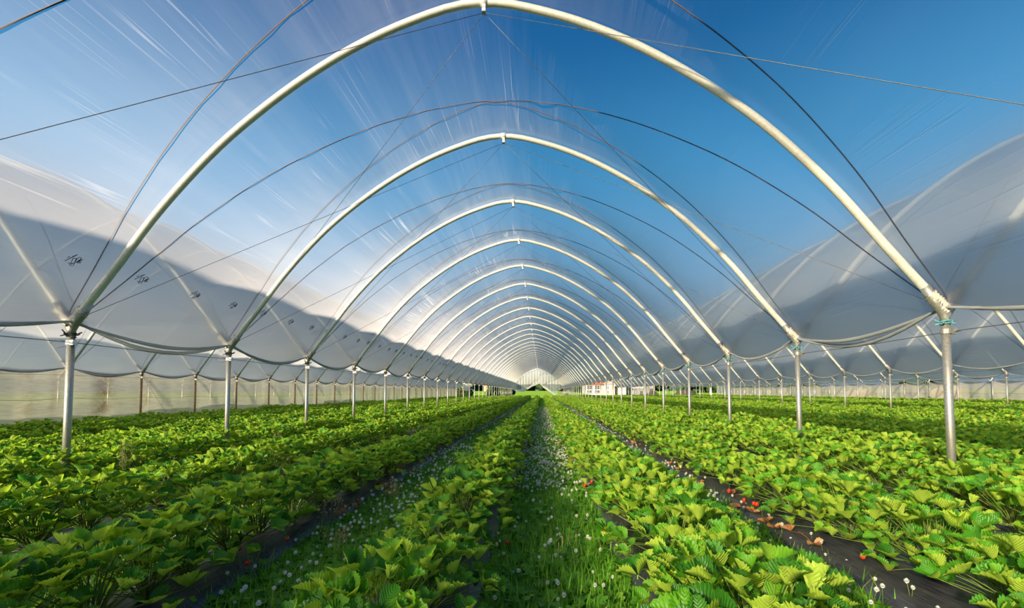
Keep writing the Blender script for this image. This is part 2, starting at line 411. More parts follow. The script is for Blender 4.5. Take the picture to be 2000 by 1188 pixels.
for b in (0, 1, 2, 3, 4, 6):
    proto = build_hoop(b); first = True
    for n in range(NST[b], NEND+1):
        if b == 4 and n > 28: continue
        o = proto if first else copy_tree(proto); first = False
        o.location = (ROWX[b], ROWY[b]+SP*n, 0)
        if b == 1 and 0 <= n < 12: lab = f'{ORD[n]} galvanised hoop in view over the central path, counted from the camera'
        elif b == 1 and n < 0: lab = 'galvanised hoop of the central tunnel just above and behind the camera'
        elif b == 1: lab = 'slim distant galvanised hoop of the central tunnel, past the twelfth'
        else: lab = f'galvanised hoop of {BAYNAME[b]}'
        tag(o, lab, 'hoop', f'hoops of {BAYNAME[b]}')

# posts
def build_post(rowi, rusty):
    root = empty('support_post'); steel = M['rust'] if rusty else M['steel']
    mb = MB(); mb.tube([(0, 0, -.1), (0, 0, Z_LEG-.10)], .031, 14); mb.build('pole', steel, root)
    y = MB()
    for s in (-1, 1):
        if (rowi == 6 and s < 0) or (rowi == 5 and s > 0): continue
        x2, z2, _, _ = prof(-.95 if s > 0 else .95)
        e = Vector(((4+x2) if s > 0 else (x2-4), 0, z2))
        y.tube([(0, 0, Z_LEG-.13), (0, 0, Z_LEG-.06), Vector((s*.02, 0, Z_LEG-.015)), Vector((s*.06, 0, Z_LEG+.045)), e], [.033, .037, .039, .041, .0385], 12)
    o = y.build('hoop_socket', M['steel'], root)
    c = MB(); c.tube([(0, 0, Z_LEG-.205), (0, 0, Z_LEG-.165)], .037, 14); c.box((.045, -.02, Z_LEG-.185), (.035, .04, .05)); c.tube([(.03, -.05, Z_LEG-.185), (.075, -.05, Z_LEG-.185)], .008, 6)
    c.build('wire_clamp', M['white_plastic'] if rowi < 2 else M['steel'], root, False)
    t = MB(); r2 = random.Random(rowi)
    for k in range(7):
        a = r2.uniform(0, 6.28); t.tube([(math.cos(a)*.03, math.sin(a)*.03, Z_LEG-.12+.02*r2.random()), (math.cos(a)*.075, math.sin(a)*.075, Z_LEG-.13+.07*r2.random())], .006, 5)
    t.tube([(math.cos(i*.6)*.036, math.sin(i*.6)*.036, Z_LEG-.13+i*.0018) for i in range(24)], .006, 5)
    t.build('twine_tie', M['teal'] if rowi == 2 else M['dark'], root)
    g = MB()
    for s in (-1, 1):          # bunched film where two covers meet on the post
        def fn(u, v, s=s):
            a = u*2*PI; x2, z2, _, _ = prof((-1 if s > 0 else 1)*(1-.04*v)); x2 = (4+x2) if s > 0 else (x2-4)
            r = .046+.007*math.sin(v*46+2*math.sin(a*2))+.006*math.sin(a*3+v*9)
            return Vector((x2-s*.005+math.cos(a)*r*.7, math.sin(a)*r, z2-.01+math.cos(a)*r*.75*-s))
        if (rowi == 6 and s < 0) or (rowi == 5 and s > 0): continue
        g.grid(fn, 14, 16)
    g.build('gathered_film', M['crumple'], root)
    if rowi in (0, 1):
        w_ = MB(); w_.tube([(-.03, -.02, Z_LEG-.17), (-.12, -.03, Z_LEG-.15), (-.17, -.03, Z_LEG-.19), (-.12, -.03, Z_LEG-.235), (-.03, -.02, Z_LEG-.22)], .003, 5)
        w_.build('wire_loop', M['wire'], root)
    return root
POSTROW = ['rusty brown steel post against the stained netting wall', 'galvanised steel post in the post line left of the path',
           'galvanised steel post in the post line right of the path', 'galvanised steel post in the second post line right of the path',
           'galvanised steel post in the third post line right of the path', 'galvanised steel post against the pale netting wall',
           'galvanised steel post standing beyond the stained netting wall']
for i in range(7):
    proto = build_post(i, i == 0); first = True
    for n in range([0, -1, -1, 1, 4, 6, 1][i], NEND+1 if i < 6 else 16):
        if i == 5 and n > 28: continue
        o = proto if first else copy_tree(proto); first = False
        o.location = (ROWX[i], ROWY[i]+SP*n, 0)
        if i in (1, 2) and 0 <= n < 10: lab = POSTROW[i] + f', {ORD[n]} from the camera'
        elif i in (1, 2) and n >= 10: lab = 'distant ' + POSTROW[i] + ', past the tenth'
        elif i in (1, 2): lab = POSTROW[i] + ', beside the camera'
        else: lab = POSTROW[i]
        tag(o, lab, 'post', 'posts: ' + POSTROW[i])

# ropes over the covers, wires inside
def rope(b, n, fwd, lab, grp, r=.0055, seg=72):
    mb = MB(); pts = []
    for i in range(seg+1):
        q = -1 + 2*i/seg; t = rope_t(q, fwd)
        q_ = max(-.985, min(.985, q))
        pts.append(bay_pt(b, q_, n+t, HR+.006 - sag(q_, t) + (.003 if fwd else .010)))
    o = pts[0].copy(); o.z = 0
    mb.tube([p-o for p in pts], r, 5); ob = mb.build('cover_rope', M['rope']); ob.location = o
    tag(ob, lab, 'rope', grp)
for n in range(-1, NEND-1):
    for fwd in (True, False):
        if n < 6:
            a = (f'rope over the central cover tied at the {ORD[n]} posts, bowing away from the camera' if n >= 0 and fwd else
                 f'rope over the central cover tied at the {ORD[n+1]} posts, bowing towards the camera' if not fwd else
                 'thin rope over the central cover from posts behind the camera')
        else: a = 'thin rope over the far half of the central cover'
        rope(1, n, fwd, a, 'ropes over the central polythene cover', .0052 if n < 5 else .006)
for b in (0, 2, 3):
    for n in range(0, 14):
        for fwd in (True, False): rope(b, n, fwd, f'thin rope over the polythene roof of {BAYNAME[b]}', f'ropes over {BAYNAME[b]}', .0042, 40)
def wire(name, p, q, lab, cat, grp, r=.0022, sagd=0.):
    p = Vector(p); q = Vector(q); mb = MB(); o = p.copy(); o.z = 0
    mb.tube([p.lerp(q, i/8) - Vector((0, 0, sagd*math.sin(PI*i/8))) - o for i in range(9)], r, 5)
    ob = mb.build(name, M['wire']); ob.location = o; tag(ob, lab, cat, grp)
for n in range(0, 10):
    ap = bay_pt(1, .01, n) - Vector((0, 0, .10))
    for side, w_ in ((1, 'left'), (2, 'right')):
        s = -1 if side == 1 else 1
        for d in (-1, 1):
            foot = bay_pt(1, s*.975, n+d) - Vector((s*.03, 0, .03))
            wire('bracing_wire', ap, foot, f'bracing wire, {ORD[n]} hoop ridge down to {w_} posts, {"towards" if d < 0 else "away from"} the camera',
                 'wire', 'bracing wires from the ridge clamps', .0026)
for i in range(6):
    n0 = [0, -1, -1, 1, 4, 6][i]; mb = MB(); pts = []
    for n in range(n0, NEND+1):
        pts.append(Vector((.043, SP*n-.02, Z_LEG-.185))); 
        if n < NEND: pts.append(Vector((.043, SP*(n+.5)-.02, Z_LEG-.20)))
    mb.tube(pts, .0035, 5); ob = mb.build('tension_wire', M['wire']); ob.location = (ROWX[i], ROWY[i], 0)
    tag(ob, 'taut wire clamped along the ' + POSTROW[i].split(' post ')[1].replace('in the ', 'tops of the ').replace('against the ', 'posts at the '), 'wire', 'wires along the post lines')
# slack guy wires hanging by the left posts
for n, dx in ((4, .5), (6, -.35), (8, .35)):
    wire('guy_wire', (ROWX[0]+.04, ROWY[0]+SP*n, Z_LEG-.15), (ROWX[0]+.3, ROWY[0]+SP*n+1.5*dx, .3), f'slanting guy wire from a rusty brown post, {"nearest" if n == 4 else "second nearest" if n == 6 else "farthest"} of three', 'wire', 'guy wires at the netting', .003)

# side netting
def netting(x0, y0, y1, ztop, m, lab, lean=1, wav=.05, split=False):
    root = empty('side_netting', (x0, y0, 0)); tag(root, lab, 'netting')
    L_ = y1-y0; nu = int(L_/.16)
    def fn(u, v):
        y = u*L_; x = wav*(math.sin(y*2.1)+.5*math.sin(y*5.3+1)+.35*math.sin(y*11+v*3))*(.4+.6*math.sin(PI*min(1, v+.1)))
        return Vector((x+lean*(.10 if v < .5 else .06), y, v*(ztop+.035*math.cos(y*2*PI/SP))))
    mb = MB(); mb.grid(fn, nu, 14); mb.build('net_sheet', m, root)
    h = MB(); h.tube([fn(i/nu, 1)+Vector((0, 0, .0)) for i in range(nu+1)], .012, 6); h.build('top_hem', M['hem'], root)
    h2 = MB(); h2.tube([fn(i/nu, .55)-Vector((lean*.012, 0, 0)) for i in range(nu+1)], .004, 5); h2.build('wire', M['wire'], root)
    return root
netting(-12.75, 1, 68.2, 1.74, M['fleece_left'], 'brown-stained beige netting wall hanging behind the rusty posts', -1)
netting(27.6, 14, 66, 1.60, M['fleece_right'], 'pale cream netting wall along the far right edge of the tunnels', 1, .07)
# green sheet low behind the stained wall
mb = MB(); mb.grid(lambda u, v: Vector((.03*math.sin(u*60), u*30, v*(.62+.08*math.sin(u*17)))), 90, 4)
o = mb.build('ground_sheet', fleece('green_sheet', (.30, .42, .32), .8)); o.location = (-12.98, 4, 0); tag(o, 'greenish low sheet along the foot of the stained netting', 'sheet')

# end curtain of the central tunnel: two halves
def curtain(side):
    Y = ROWY[2 if side > 0 else 1]+SP*NEND + .05
    if side < 0: low = [(-3.98, 1.62), (-3.6, 1.25), (-3.1, 1.12), (-2.2, 1.12), (-1.5, 1.45), (-.9, 1.85), (.25, 2.32), (.36, 2.4)]
    else: low = [(.30, 2.4), (.5, 2.15), (.85, 1.75), (1.35, 1.37), (2.0, .95), (2.6, .55), (3.1, .50), (3.16, 1.2), (3.6, 1.35), (3.98, 1.7)]
    root = empty('end_curtain', (-.57, Y, 0))
    tag(root, f'white polythene end curtain drawn to the {"left" if side < 0 else "right"} at the far end of the central tunnel', 'curtain', 'end curtains')
    xs = [p[0] for p in low]; zs = [p[1] for p in low]
    def zlow(x): return float(np.interp(x, xs, zs))
    def top(x):
        lo, hi = -1., 1.
        for _ in range(24):
            m_ = (lo+hi)/2
            if prof(m_)[0] < x: lo = m_
            else: hi = m_
        return prof(lo)[1]
    x0, x1 = (xs[0], xs[-1]); nu = 90; tp = [top(max(-3.97, min(3.97, x0+(x1-x0)*i/nu))) for i in range(nu+1)]
    def mk(lo_f, hi_f, name, m):
        def fn(u, v):
            x = x0+(x1-x0)*u; i = round(u*nu); a, c = lo_f(x, tp[i]), hi_f(x, tp[i])
            return Vector((x, .06*math.sin(x*14)*(1-v*.5)+.04*math.sin(x*31+1)+.03*math.sin(x*5+v*6), a+(c-a)*v))
        mb = MB(); mb.grid(fn, nu, 12); mb.build(name, m, root)
    cut = lambda x: min(2.25, 9)
    mk(lambda x, t: min(max(zlow(x), 2.25), t), lambda x, t: t, 'upper_sheet', M['curtain'])
    mk(lambda x, t: min(zlow(x), t), lambda x, t: min(max(zlow(x), 2.25), t), 'lower_sheet', M['curtain_low'])
    # gathered bright edge sweeping from the middle to the side
    g = MB(); k = 4 if side < 0 else 6
    pts = [(x, zlow(x)) for x in np.linspace(.3 if side < 0 else .32, -3.4 if side < 0 else 2.8, 24)]
    def gf(u, v):
        i = u*(len(pts)-1); a = pts[int(i)]; bq = pts[min(int(i)+1, len(pts)-1)]; f_ = i-int(i)
        x = a[0]*(1-f_)+bq[0]*f_; z = a[1]*(1-f_)+bq[1]*f_
        return Vector((x, -.14+.05*math.sin(v*16+u*4), z+v*(.22+.35*u*(1-u)*2)))
    g.grid(gf, 23, 12); g.build('gathered_edge', M['curtain'], root)
    return root
curtain(-1); curtain(1)
# bunched curtains hanging at neighbouring tunnel ends
def bundle(x, y, h0, h1, wd, lab):
    mb = MB()
    def fn(u, v):
        a = u*2*PI; r = wd*(.25+.75*math.sin(PI*(.1+.85*v)))*(1+.18*math.sin(a*5+v*4))
        return Vector((math.cos(a)*r, math.sin(a)*r*.5, h1+(h0-h1)*(1-v) if False else h0+(h1-h0)*v))
    mb.grid(fn, 22, 12); o = mb.build('gathered_curtain', M['curtain']); o.location = (x, y, 0); tag(o, lab, 'curtain')
bundle(-11.3, 67.6, 1.25, 3.0, .55, 'white bunched end curtain beside the end of the stained netting')
bundle(-10.7, 67.8, 1.9, 3.4, .45, 'small white gathered curtain hanging high at the far left tunnel end')
mb = MB(); mb.grid(lambda u, v: Vector((u*1.6+.05*math.sin(v*9), .1*math.sin(u*22), v*(2.6+.6*(1-u)))), 30, 8)
o = mb.build('end_sheet', M['curtain_low']); o.location = (25.9, 66.3, 0); tag(o, 'grey translucent sheet hanging at the far end of the pale netting wall', 'sheet')
# loose film slumped over the pale wall
for (y0, wd, hh, lab) in ((29.5, 2.3, 1.35, 'folded cream sheet bunched on the pale netting wall beside the green gap'), (37.5, 3.2, 1.2, 'cream sheet slumped in two peaks against the pale netting wall')):
    mb = MB()
    mb.grid(lambda u, v: Vector((.10*math.sin(u*20+v*5), u*wd, v*hh*(.75+.25*abs(math.sin(u*6.3+.4))))), 40, 10)
    o = mb.build('folded_sheet', M['fleece_right']); o.location = (27.3, y0, 0); tag(o, lab, 'sheet')
for k in range(7):
    mb = MB(); mb.tube([(0, -.12, .2), (0, 0, 0), (0, .16, .14)], .03, 6); o = mb.build('knotted_cord', M['white_plastic']); o.location = (27.35, 18.8+SP*k, 1.62)
    tag(o, 'short white knotted tie on the top of the pale netting', 'tie', 'white ties on the pale netting')

# ------------------------------------------------------------------ ground
def sm(a, b, x):
    t = max(0, min(1, (x-a)/(b-a))); return t*t*(3-2*t)
def gz(x, y):
    if y < 74: return 0.
    dip = sm(14, 26, x)*(1-sm(330, 420, y))
    rise = 1.75*sm(78, 330, y)
    return rise*(1-dip) - .9*dip*sm(80, 170, y) + .0*x
mb = MB()
def gfn(u, v):
    x = -60+140*u; y = -8+86*v; return Vector((x, y, 0))
mb.grid(gfn, 20, 20); tag(mb.build('ground', M['soil']), kind='structure')
mb = MB(); ys = [78, 90, 110, 140, 170, 210, 260, 320, 380, 460, 600, 900, 1600]
vs = []; xs_ = np.linspace(-900, 900, 121)
for y in ys:
    for x in xs_: vs.append((x*(.25+.75*min(1, y/500)), y, gz(x*(.25+.75*min(1, y/500)), y)-.01))
m_ = len(xs_); mb.add(vs, [(j*m_+i, j*m_+i+1, (j+1)*m_+i+1, (j+1)*m_+i) for j in range(len(ys)-1) for i in range(m_-1)])
tag(mb.build('field', M['field']), kind='structure')
# side meadows outside the tunnels
for nm, xa, xb in (('meadow_left', -400, -60), ('meadow_right', 80, 400)):
    mb = MB(); mb.grid(lambda u, v: Vector((xa+(xb-xa)*u, -30+108*v, 0)), 4, 4); tag(mb.build(nm, M['field']), kind='structure')

# ------------------------------------------------------------------ strawberry plants
def leaflet(mb, base, d, up, L_, W_, tint, r, cup=.35, rows=15, curl=.25):
    """toothed obovate leaflet: base, direction, upper side, length, half width; the edges cup upwards"""
    d = d.normalized(); side = d.cross(up).normalized(); nrm = side.cross(d).normalized()
    cols = (-1, -.6, 0, .6, 1); vs = []; uvs = []
    for i in range(rows+1):
        v = i/rows
        w_ = W_*(math.sin(PI*v**.80)**.60)*(.72+.36*v) if 0 < i < rows else (.0 if i == 0 else W_*.16)
        tooth = (.90 if i % 2 else 1.06)
        for c in cols:
            ww = c*w_*(tooth if abs(c) == 1 else 1)
            x = d*(v*L_ + (abs(c) == 1)*(-.025*L_ if i % 2 else .03*L_)) + side*ww
            h = cup*(abs(ww)**1.6)/(W_**.6)*1.25 + curl*L_*v*v + .012*math.sin(v*9+c*3+tint*20)*L_
            vs.append(base + x + nrm*h); uvs.append((v, (c+1)/2))
    m = 5
    mb.add(vs, [(i*m+j, i*m+j+1, (i+1)*m+j+1, (i+1)*m+j) for i in range(rows) for j in range(4)], tint, uvs)
def plant_meshes(seed, nleaf=30, rad=.29, hgt=.33):
    r = random.Random(seed); fo = MB(); st = MB()
    for k in range(nleaf):
        a = k*2.39996+r.uniform(-.3, .3); q = math.sqrt((k+.5)/nleaf); rr = rad*q*r.uniform(.85, 1.1)
        h = hgt*(1-.50*q**2.6)*r.uniform(.80, 1.12)
        if q > .85 and r.random() < .5: h *= r.uniform(.4, .8)
        o = Vector((math.cos(a), math.sin(a), 0)); J = o*rr + Vector((0, 0, h-.03))
        b0 = o*.02*r.random(); mid = o*rr*.55+Vector((0, 0, h*.60))+Vector((r.uniform(-.02, .02), r.uniform(-.02, .02), 0))
        st.tube([b0, b0.lerp(mid, .5)+Vector((0, 0, .02)), mid, J], [.0032, .0028, .0022, .0018], 4, False, r.random())
        up = (Vector((0, 0, 1)) + o*r.uniform(-.1, .7)*q + Vector((r.uniform(-.3, .3), r.uniform(-.3, .3), 0))).normalized()
        ha = a + r.uniform(-1.2, 1.2); hd = Vector((math.cos(ha), math.sin(ha), 0)); hd = (hd-up*hd.dot(up)).normalized(); side = hd.cross(up).normalized()
        S = r.uniform(.75, 1.2)*.079; tint = min(1, max(0, r.gauss(.46, .22))); cup = r.uniform(.4, 1.15)
        op_ = r.uniform(.35, 1.6)                    # how far the three leaflets fold up
        for ang, s_ in ((0, 1.05), (1.5, .95), (-1.5, .95)):
            dd = hd*math.cos(ang)+side*math.sin(ang) + up*(op_+r.uniform(-.15, .2))
            dd = dd.normalized()
            leaflet(fo, J+dd*.004, dd, up, S*s_, S*s_*.42, min(1, max(0, tint+r.uniform(-.08, .08))), r, cup, 15, r.uniform(-.25, .2))
    return fo, st
def berry_mesh(m, name):
    mb = MB()
    def fn(u, v):
        a = u*2*PI; t = v; rr = .0145*math.sin(PI*(.04+.94*t)**.75)**.8
        return Vector((math.cos(a)*rr, math.sin(a)*rr, -.036*t))
    mb.grid(fn, 12, 9); 
    return mb.mesh(name, m)
def calyx_mesh():
    mb = MB()
    for k in range(6):
        a = k*PI/3; d = Vector((math.cos(a), math.sin(a), 0)); s_ = Vector((-d.y, d.x, 0))
        mb.add([Vector((0, 0, .001)), d*.008+s_*.004, d*.016+Vector((0, 0, .004)), d*.008-s_*.004], [(0, 1, 2, 3)], .5)
    mb.tube([(0, 0, 0), (.004, 0, .02), (.015, 0, .035)], .0012, 4, False, .3)
    return mb.mesh('calyx', M['clover_leaf'])
BER = berry_mesh(M['berry'], 'strawberry'); UNR = berry_mesh(M['unripe'], 'strawberry'); CAL = calyx_mesh()
def dry_mesh(seed):
    r = random.Random(seed); mb = MB()
    for ang in (0, 1.2, -1.2):
        d = Vector((math.cos(ang), math.sin(ang), .1)); leaflet(mb, Vector((0, 0, .012)), d, Vector((0, 0, 1)), .06, .024, r.random(), r, 1.1, 9, .3)
    mb.tube([(0, 0, .01), (-.08, .01, .02), (-.14, .0, .03)], .002, 4, False, .2)
    return mb.mesh('withered_leaf', M['dry'])
DRY = [dry_mesh(i) for i in range(3)]
NV = 9
PM = []
for i in range(NV):
    fo, st = plant_meshes(100+i, 50+(i % 3)*4, .31+.015*(i % 4), .34+.015*(i % 3))
    PM.append((fo.mesh('foliage', M['leaf']), st.mesh('petioles', M['stem'])))

BED_H = .12
BEDS = {}
for k in range(-9, 22):   # row 0 and row 1 flank the path
    x = -.57 + 1.345*k if k <= 0 else .72 + 1.333*(k-1)
    BEDS[k] = x
def bed_name(k):
    if k <= 0: return f'{ORD[-k]} row left of the path'
    return f'{ORD[k-1]} row right of the path' if k-1 < 12 else 'far right rows'
all_p = []
for k, x in BEDS.items():
    if x > 27 or x < -12.3: continue
    rr = random.Random(k+50); y = .55 + rr.uniform(0, .3)
    while y < 70.5:
        px_ = x + rr.uniform(-.06, .06)
        all_p.append((k, px_, y, rr.uniform(0, 6.28), rr.uniform(.88, 1.14)*(.91 if k == 0 else .95 if k == -1 else 1.), rr.randrange(NV), rr.random()))
        y += rr.uniform(.27, .36)
def vis(p):
    q = px((p[1], p[2], .38))
    if q is None: return None
    x, y, D = q; m = 300/D
    if x < -m or x > 2000+m or y > 1188+m: return None
    return D
scored = []; other = []
for p in all_p:
    D = vis(p)
    if D is None:
        if p[2] < 12 and abs(p[1]) < 7: other.append(p)
        elif p[2] >= 12: other.append(p)
    else: scored.append((D, p))
scored.sort(key=lambda a: a[0])
near = [p for _, p in scored[:300]]; other += [p for _, p in scored[300:]]
near.sort(key=lambda p: (p[0], p[2])); cnt = {}
fr = random.Random(11); FRONT_FO = []
for (k, x, y, a, s, v, rn) in near:
    c = cnt.get(k, 0); cnt[k] = c+1
    root = empty('strawberry_plant', (x, y, BED_H-.005), a, s)
    f_ = link('foliage', PM[v][0], root); link('petioles', PM[v][1], root)
    if len(FRONT_FO) < NV and all(f_.data is not q.data for q in FRONT_FO): FRONT_FO.append(f_)
    hue = 'glossy' if rn < .5 else 'pale green'
    nb = 0
    edge = {0: 1, 1: -1, 2: -1, -1: 1}.get(k)           # the flank that shows its fruit
    if edge and y < 9:
        if fr.random() < .28:
            for _ in range(fr.randint(1, 2)):
                nb += 1
                P = Vector((x+edge*fr.uniform(.20, .36), y+fr.uniform(-.14, .14), BED_H+fr.uniform(.03, .10)))
                b_ = link('strawberry', BER if fr.random() < .8 else UNR, root)
                loc = Matrix.Rotation(-a, 3, 'Z') @ (P-Vector((x, y, BED_H-.005)))/s; b_.location = loc
                b_.rotation_euler = (fr.uniform(-.7, .7), fr.uniform(-.7, .7), fr.uniform(0, 6)); b_['label'] = 'red ripe strawberry' if b_.data is BER else 'pale unripe strawberry'
                link('calyx', CAL, b_)
        pd = .40 if k == 2 else .12
        if fr.random() < pd:
            for _ in range(fr.randint(1, 3)):
                P = Vector((x+edge*fr.uniform(.26, .44), y+fr.uniform(-.16, .16), BED_H+.005))
                b_ = link('withered_leaf', DRY[fr.randrange(3)], root)
                b_.location = Matrix.Rotation(-a, 3, 'Z') @ (P-Vector((x, y, BED_H-.005)))/s
                b_.rotation_euler = (fr.uniform(-.2, .2), fr.uniform(-.2, .2), fr.uniform(0, 6)); b_['label'] = 'withered orange-brown leaf'
    extra = ', berries showing' if nb else ''
    if k in (-1, 0, 1, 2) and c < 12:
        lab = f'strawberry plant {ORD[c]} from the camera in the {bed_name(k)}{extra}'
    else:
        zone = ('nearer than the posts' if y < 4 else 'between first and second posts' if y < 6.2 else
                'between second and third posts' if y < 8.4 else 'past the third posts')
        lab = f'strawberry plant, {bed_name(k)}, {zone}'
    tag(root, lab, 'strawberry plant', f'strawberry plants in {bed_name(k)}')

def scatter(name, pts, sources, label, cat, loc=(0, 0, 0)):
    """one object of vertices, geometry nodes put a source on each; pts: (x,y,z,rz,scale,idx)"""
    me = bpy.data.meshes.new(name); me.from_pydata([(p[0], p[1], p[2]) for p in pts], [], [])
    a = me.attributes.new('rot', 'FLOAT_VECTOR', 'POINT'); a.data.foreach_set('vector', np.array([(0, 0, p[3]) for p in pts], dtype=np.float32).ravel())
    a = me.attributes.new('scl', 'FLOAT', 'POINT'); a.data.foreach_set('value', [p[4] for p in pts])
    a = me.attributes.new('idx', 'INT', 'POINT'); a.data.foreach_set('value', [int(p[5]) for p in pts])
    o = link(name, me); g = bpy.data.node_groups.new(name+'_scatter', 'GeometryNodeTree')
    g.interface.new_socket('Geometry', in_out='INPUT', socket_type='NodeSocketGeometry'); g.interface.new_socket('Geometry', in_out='OUTPUT', socket_type='NodeSocketGeometry')
    gi = g.nodes.new('NodeGroupInput'); go = g.nodes.new('NodeGroupOutput'); ip = g.nodes.new('GeometryNodeInstanceOnPoints'); jn = g.nodes.new('GeometryNodeJoinGeometry')
    for s_ in sources:
        oi = g.nodes.new('GeometryNodeObjectInfo'); oi.inputs['Object'].default_value = s_; oi.inputs['As Instance'].default_value = True; oi.transform_space = 'ORIGINAL'
        g.links.new(oi.outputs['Geometry'], jn.inputs[0])
    def at(n, t):
        x = g.nodes.new('GeometryNodeInputNamedAttribute'); x.data_type = t; x.inputs['Name'].default_value = n; return x.outputs['Attribute']
    g.links.new(gi.outputs[0], ip.inputs['Points']); g.links.new(jn.outputs[0], ip.inputs['Instance']); ip.inputs['Pick Instance'].default_value = True
    g.links.new(at('idx', 'INT'), ip.inputs['Instance Index']); g.links.new(at('rot', 'FLOAT_VECTOR'), ip.inputs['Rotation']); g.links.new(at('scl', 'FLOAT'), ip.inputs['Scale'])
    g.links.new(ip.outputs[0], go.inputs[0])
    md = o.modifiers.new('scatter', 'NODES'); md.node_group = g
    tag(o, label, cat, None, 'stuff'); return o
pts = [(p[1], p[2], BED_H-.005, p[3], p[4], p[5]) for p in other]
scatter('strawberry_foliage', pts, FRONT_FO, 'sea of strawberry leaves filling the rows towards the far end', 'strawberry crop')

# black mulch film on each raised bed
for k, x in BEDS.items():
    if x > 27 or x < -12.3: continue
    mb = MB(); hw = .33 if k != 2 else .47
    prf = [(-hw, -.02), (-hw+.03, .03), (-hw+.09, BED_H-.02), (-hw+.16, BED_H), (0, BED_H+.01), (hw-.16, BED_H), (hw-.09, BED_H-.02), (hw-.03, .03), (hw, -.02)]
    rr = random.Random(k+900); ny = 110; ph = rr.uniform(0, 6)
    ysx = [(-1+72*(i/ny)**1.6) for i in range(ny+1)]; vs = []
    for yy in ysx:
        for (dx, dz) in prf:
            wv = .014*math.sin(yy*3.1+ph+dx*7)+.010*math.sin(yy*7.7+dx*20)
            vs.append((dx+wv*(1 if abs(dx) > .2 else .2), yy, dz+(.008*math.sin(yy*9+dx*14) if 0 < dz else 0)))
    m_ = len(prf); mb.add(vs, [(j*m_+i, j*m_+i+1, (j+1)*m_+i+1, (j+1)*m_+i) for j in range(ny) for i in range(m_-1)])
    o = mb.build('mulch_film', M['mulch']); o.location = (x, 0, 0)
    tag(o, f'black plastic mulch film under the strawberry plants of the {bed_name(k)}', 'mulch film', 'mulch films under the strawberry rows')

# ------------------------------------------------------------------ clover and grass
def tuft(seed, blades, clovers, hmax):
    r = random.Random(seed); mb = MB()
    for _ in range(blades):
        x, y = r.uniform(-.09, .09), r.uniform(-.09, .09); a = r.uniform(0, 6.28); h = hmax*r.uniform(.4, 1); w_ = r.uniform(.0015, .003)
        d = Vector((math.cos(a), math.sin(a), 0)); s_ = Vector((-d.y, d.x, 0)); b0 = Vector((x, y, 0)); ln = r.uniform(.1, .7)*h
        p1 = b0+d*ln*.3+Vector((0, 0, h*.6)); p2 = b0+d*ln+Vector((0, 0, h))
        mb.add([b0-s_*w_, b0+s_*w_, p1+s_*w_*.8, p1-s_*w_*.8, p2], [(0, 1, 2, 3), (3, 2, 4)], min(1, max(0, r.gauss(.55, .2))))
    for _ in range(clovers):
        x, y = r.uniform(-.1, .1), r.uniform(-.1, .1); h = r.uniform(.025, hmax*.6); t = min(1, max(0, r.gauss(.4, .2))); a0 = r.uniform(0, 6)
        c = Vector((x, y, h)); tl = Vector((r.uniform(-.4, .4), r.uniform(-.4, .4), 1)).normalized()
        for k in range(3):
            a = a0+k*2.094; d = Vector((math.cos(a), math.sin(a), 0)); d = (d-tl*d.dot(tl)).normalized(); s_ = tl.cross(d); R_ = r.uniform(.008, .013)
            cc = c+d*R_; mb.add([c]+[cc+(d*math.cos(q)+s_*math.sin(q))*R_ for q in (-2.2, -1.2, -.3, .3, 1.2, 2.2)], [(0, 1, 2, 3, 4, 5, 6)], t)
    return mb
TF = []
gr_pts = []; r = random.Random(5)
# furrow k lies between bed k and bed k+1
fur = {}
for k in range(-5, 6):
    a, b_ = BEDS[k]+.25, BEDS[k+1]-.25
    fur[k] = (a, b_)
def in_fr(x, y, z=0.):
    q = px((x, y, z)); return q is not None and -40 < q[0] < 2040 and q[1] < 1240
gr_n = 0
for k, (a, b_) in fur.items():
    y = 1.3
    ymax = 70 if k in (-1, 0, 1) else 30
    while y < ymax:
        st_ = .055 if y < 5 else (.08 if y < 12 else .14)
        nn = max(2, int((b_-a)/st_*(1 if y < 12 else .8)))
        for i in range(nn):
            x = a + (b_-a)*(i+r.random())/nn
            if k == 1 and x > b_-.20: continue
            if in_fr(x, y): gr_pts.append((x, y+r.uniform(-.5, .5)*st_, 0, r.uniform(0, 6.28), r.uniform(.8, 1.4)*(1.25 if k in (0, 1) else 1.1), r.randrange(5)))
        y += st_
def hidden_sources():
    # the five kinds of turf each stand once beside the path as well
    out = []
    for i in range(5):
        mb = tuft(40+i, 20 if i < 3 else 34, 40 if i < 3 else 20, .055+.017*i)
        o = mb.build('grass_tuft', M['clover_leaf'], None, False); x = fur[0][0]+.12+i*.08; o.location = (x, 2.3+i*.35, 0)
        tag(o, f'{["low", "short", "mid-height", "tall", "tallest"][i]} tuft of grass and clover leaves on the central path', 'grass', None, 'stuff'); out.append(o)
    return out
TF = hidden_sources()
scatter('path_grass', gr_pts, TF, 'green grass and clover leaves covering the paths between the rows', 'grass')

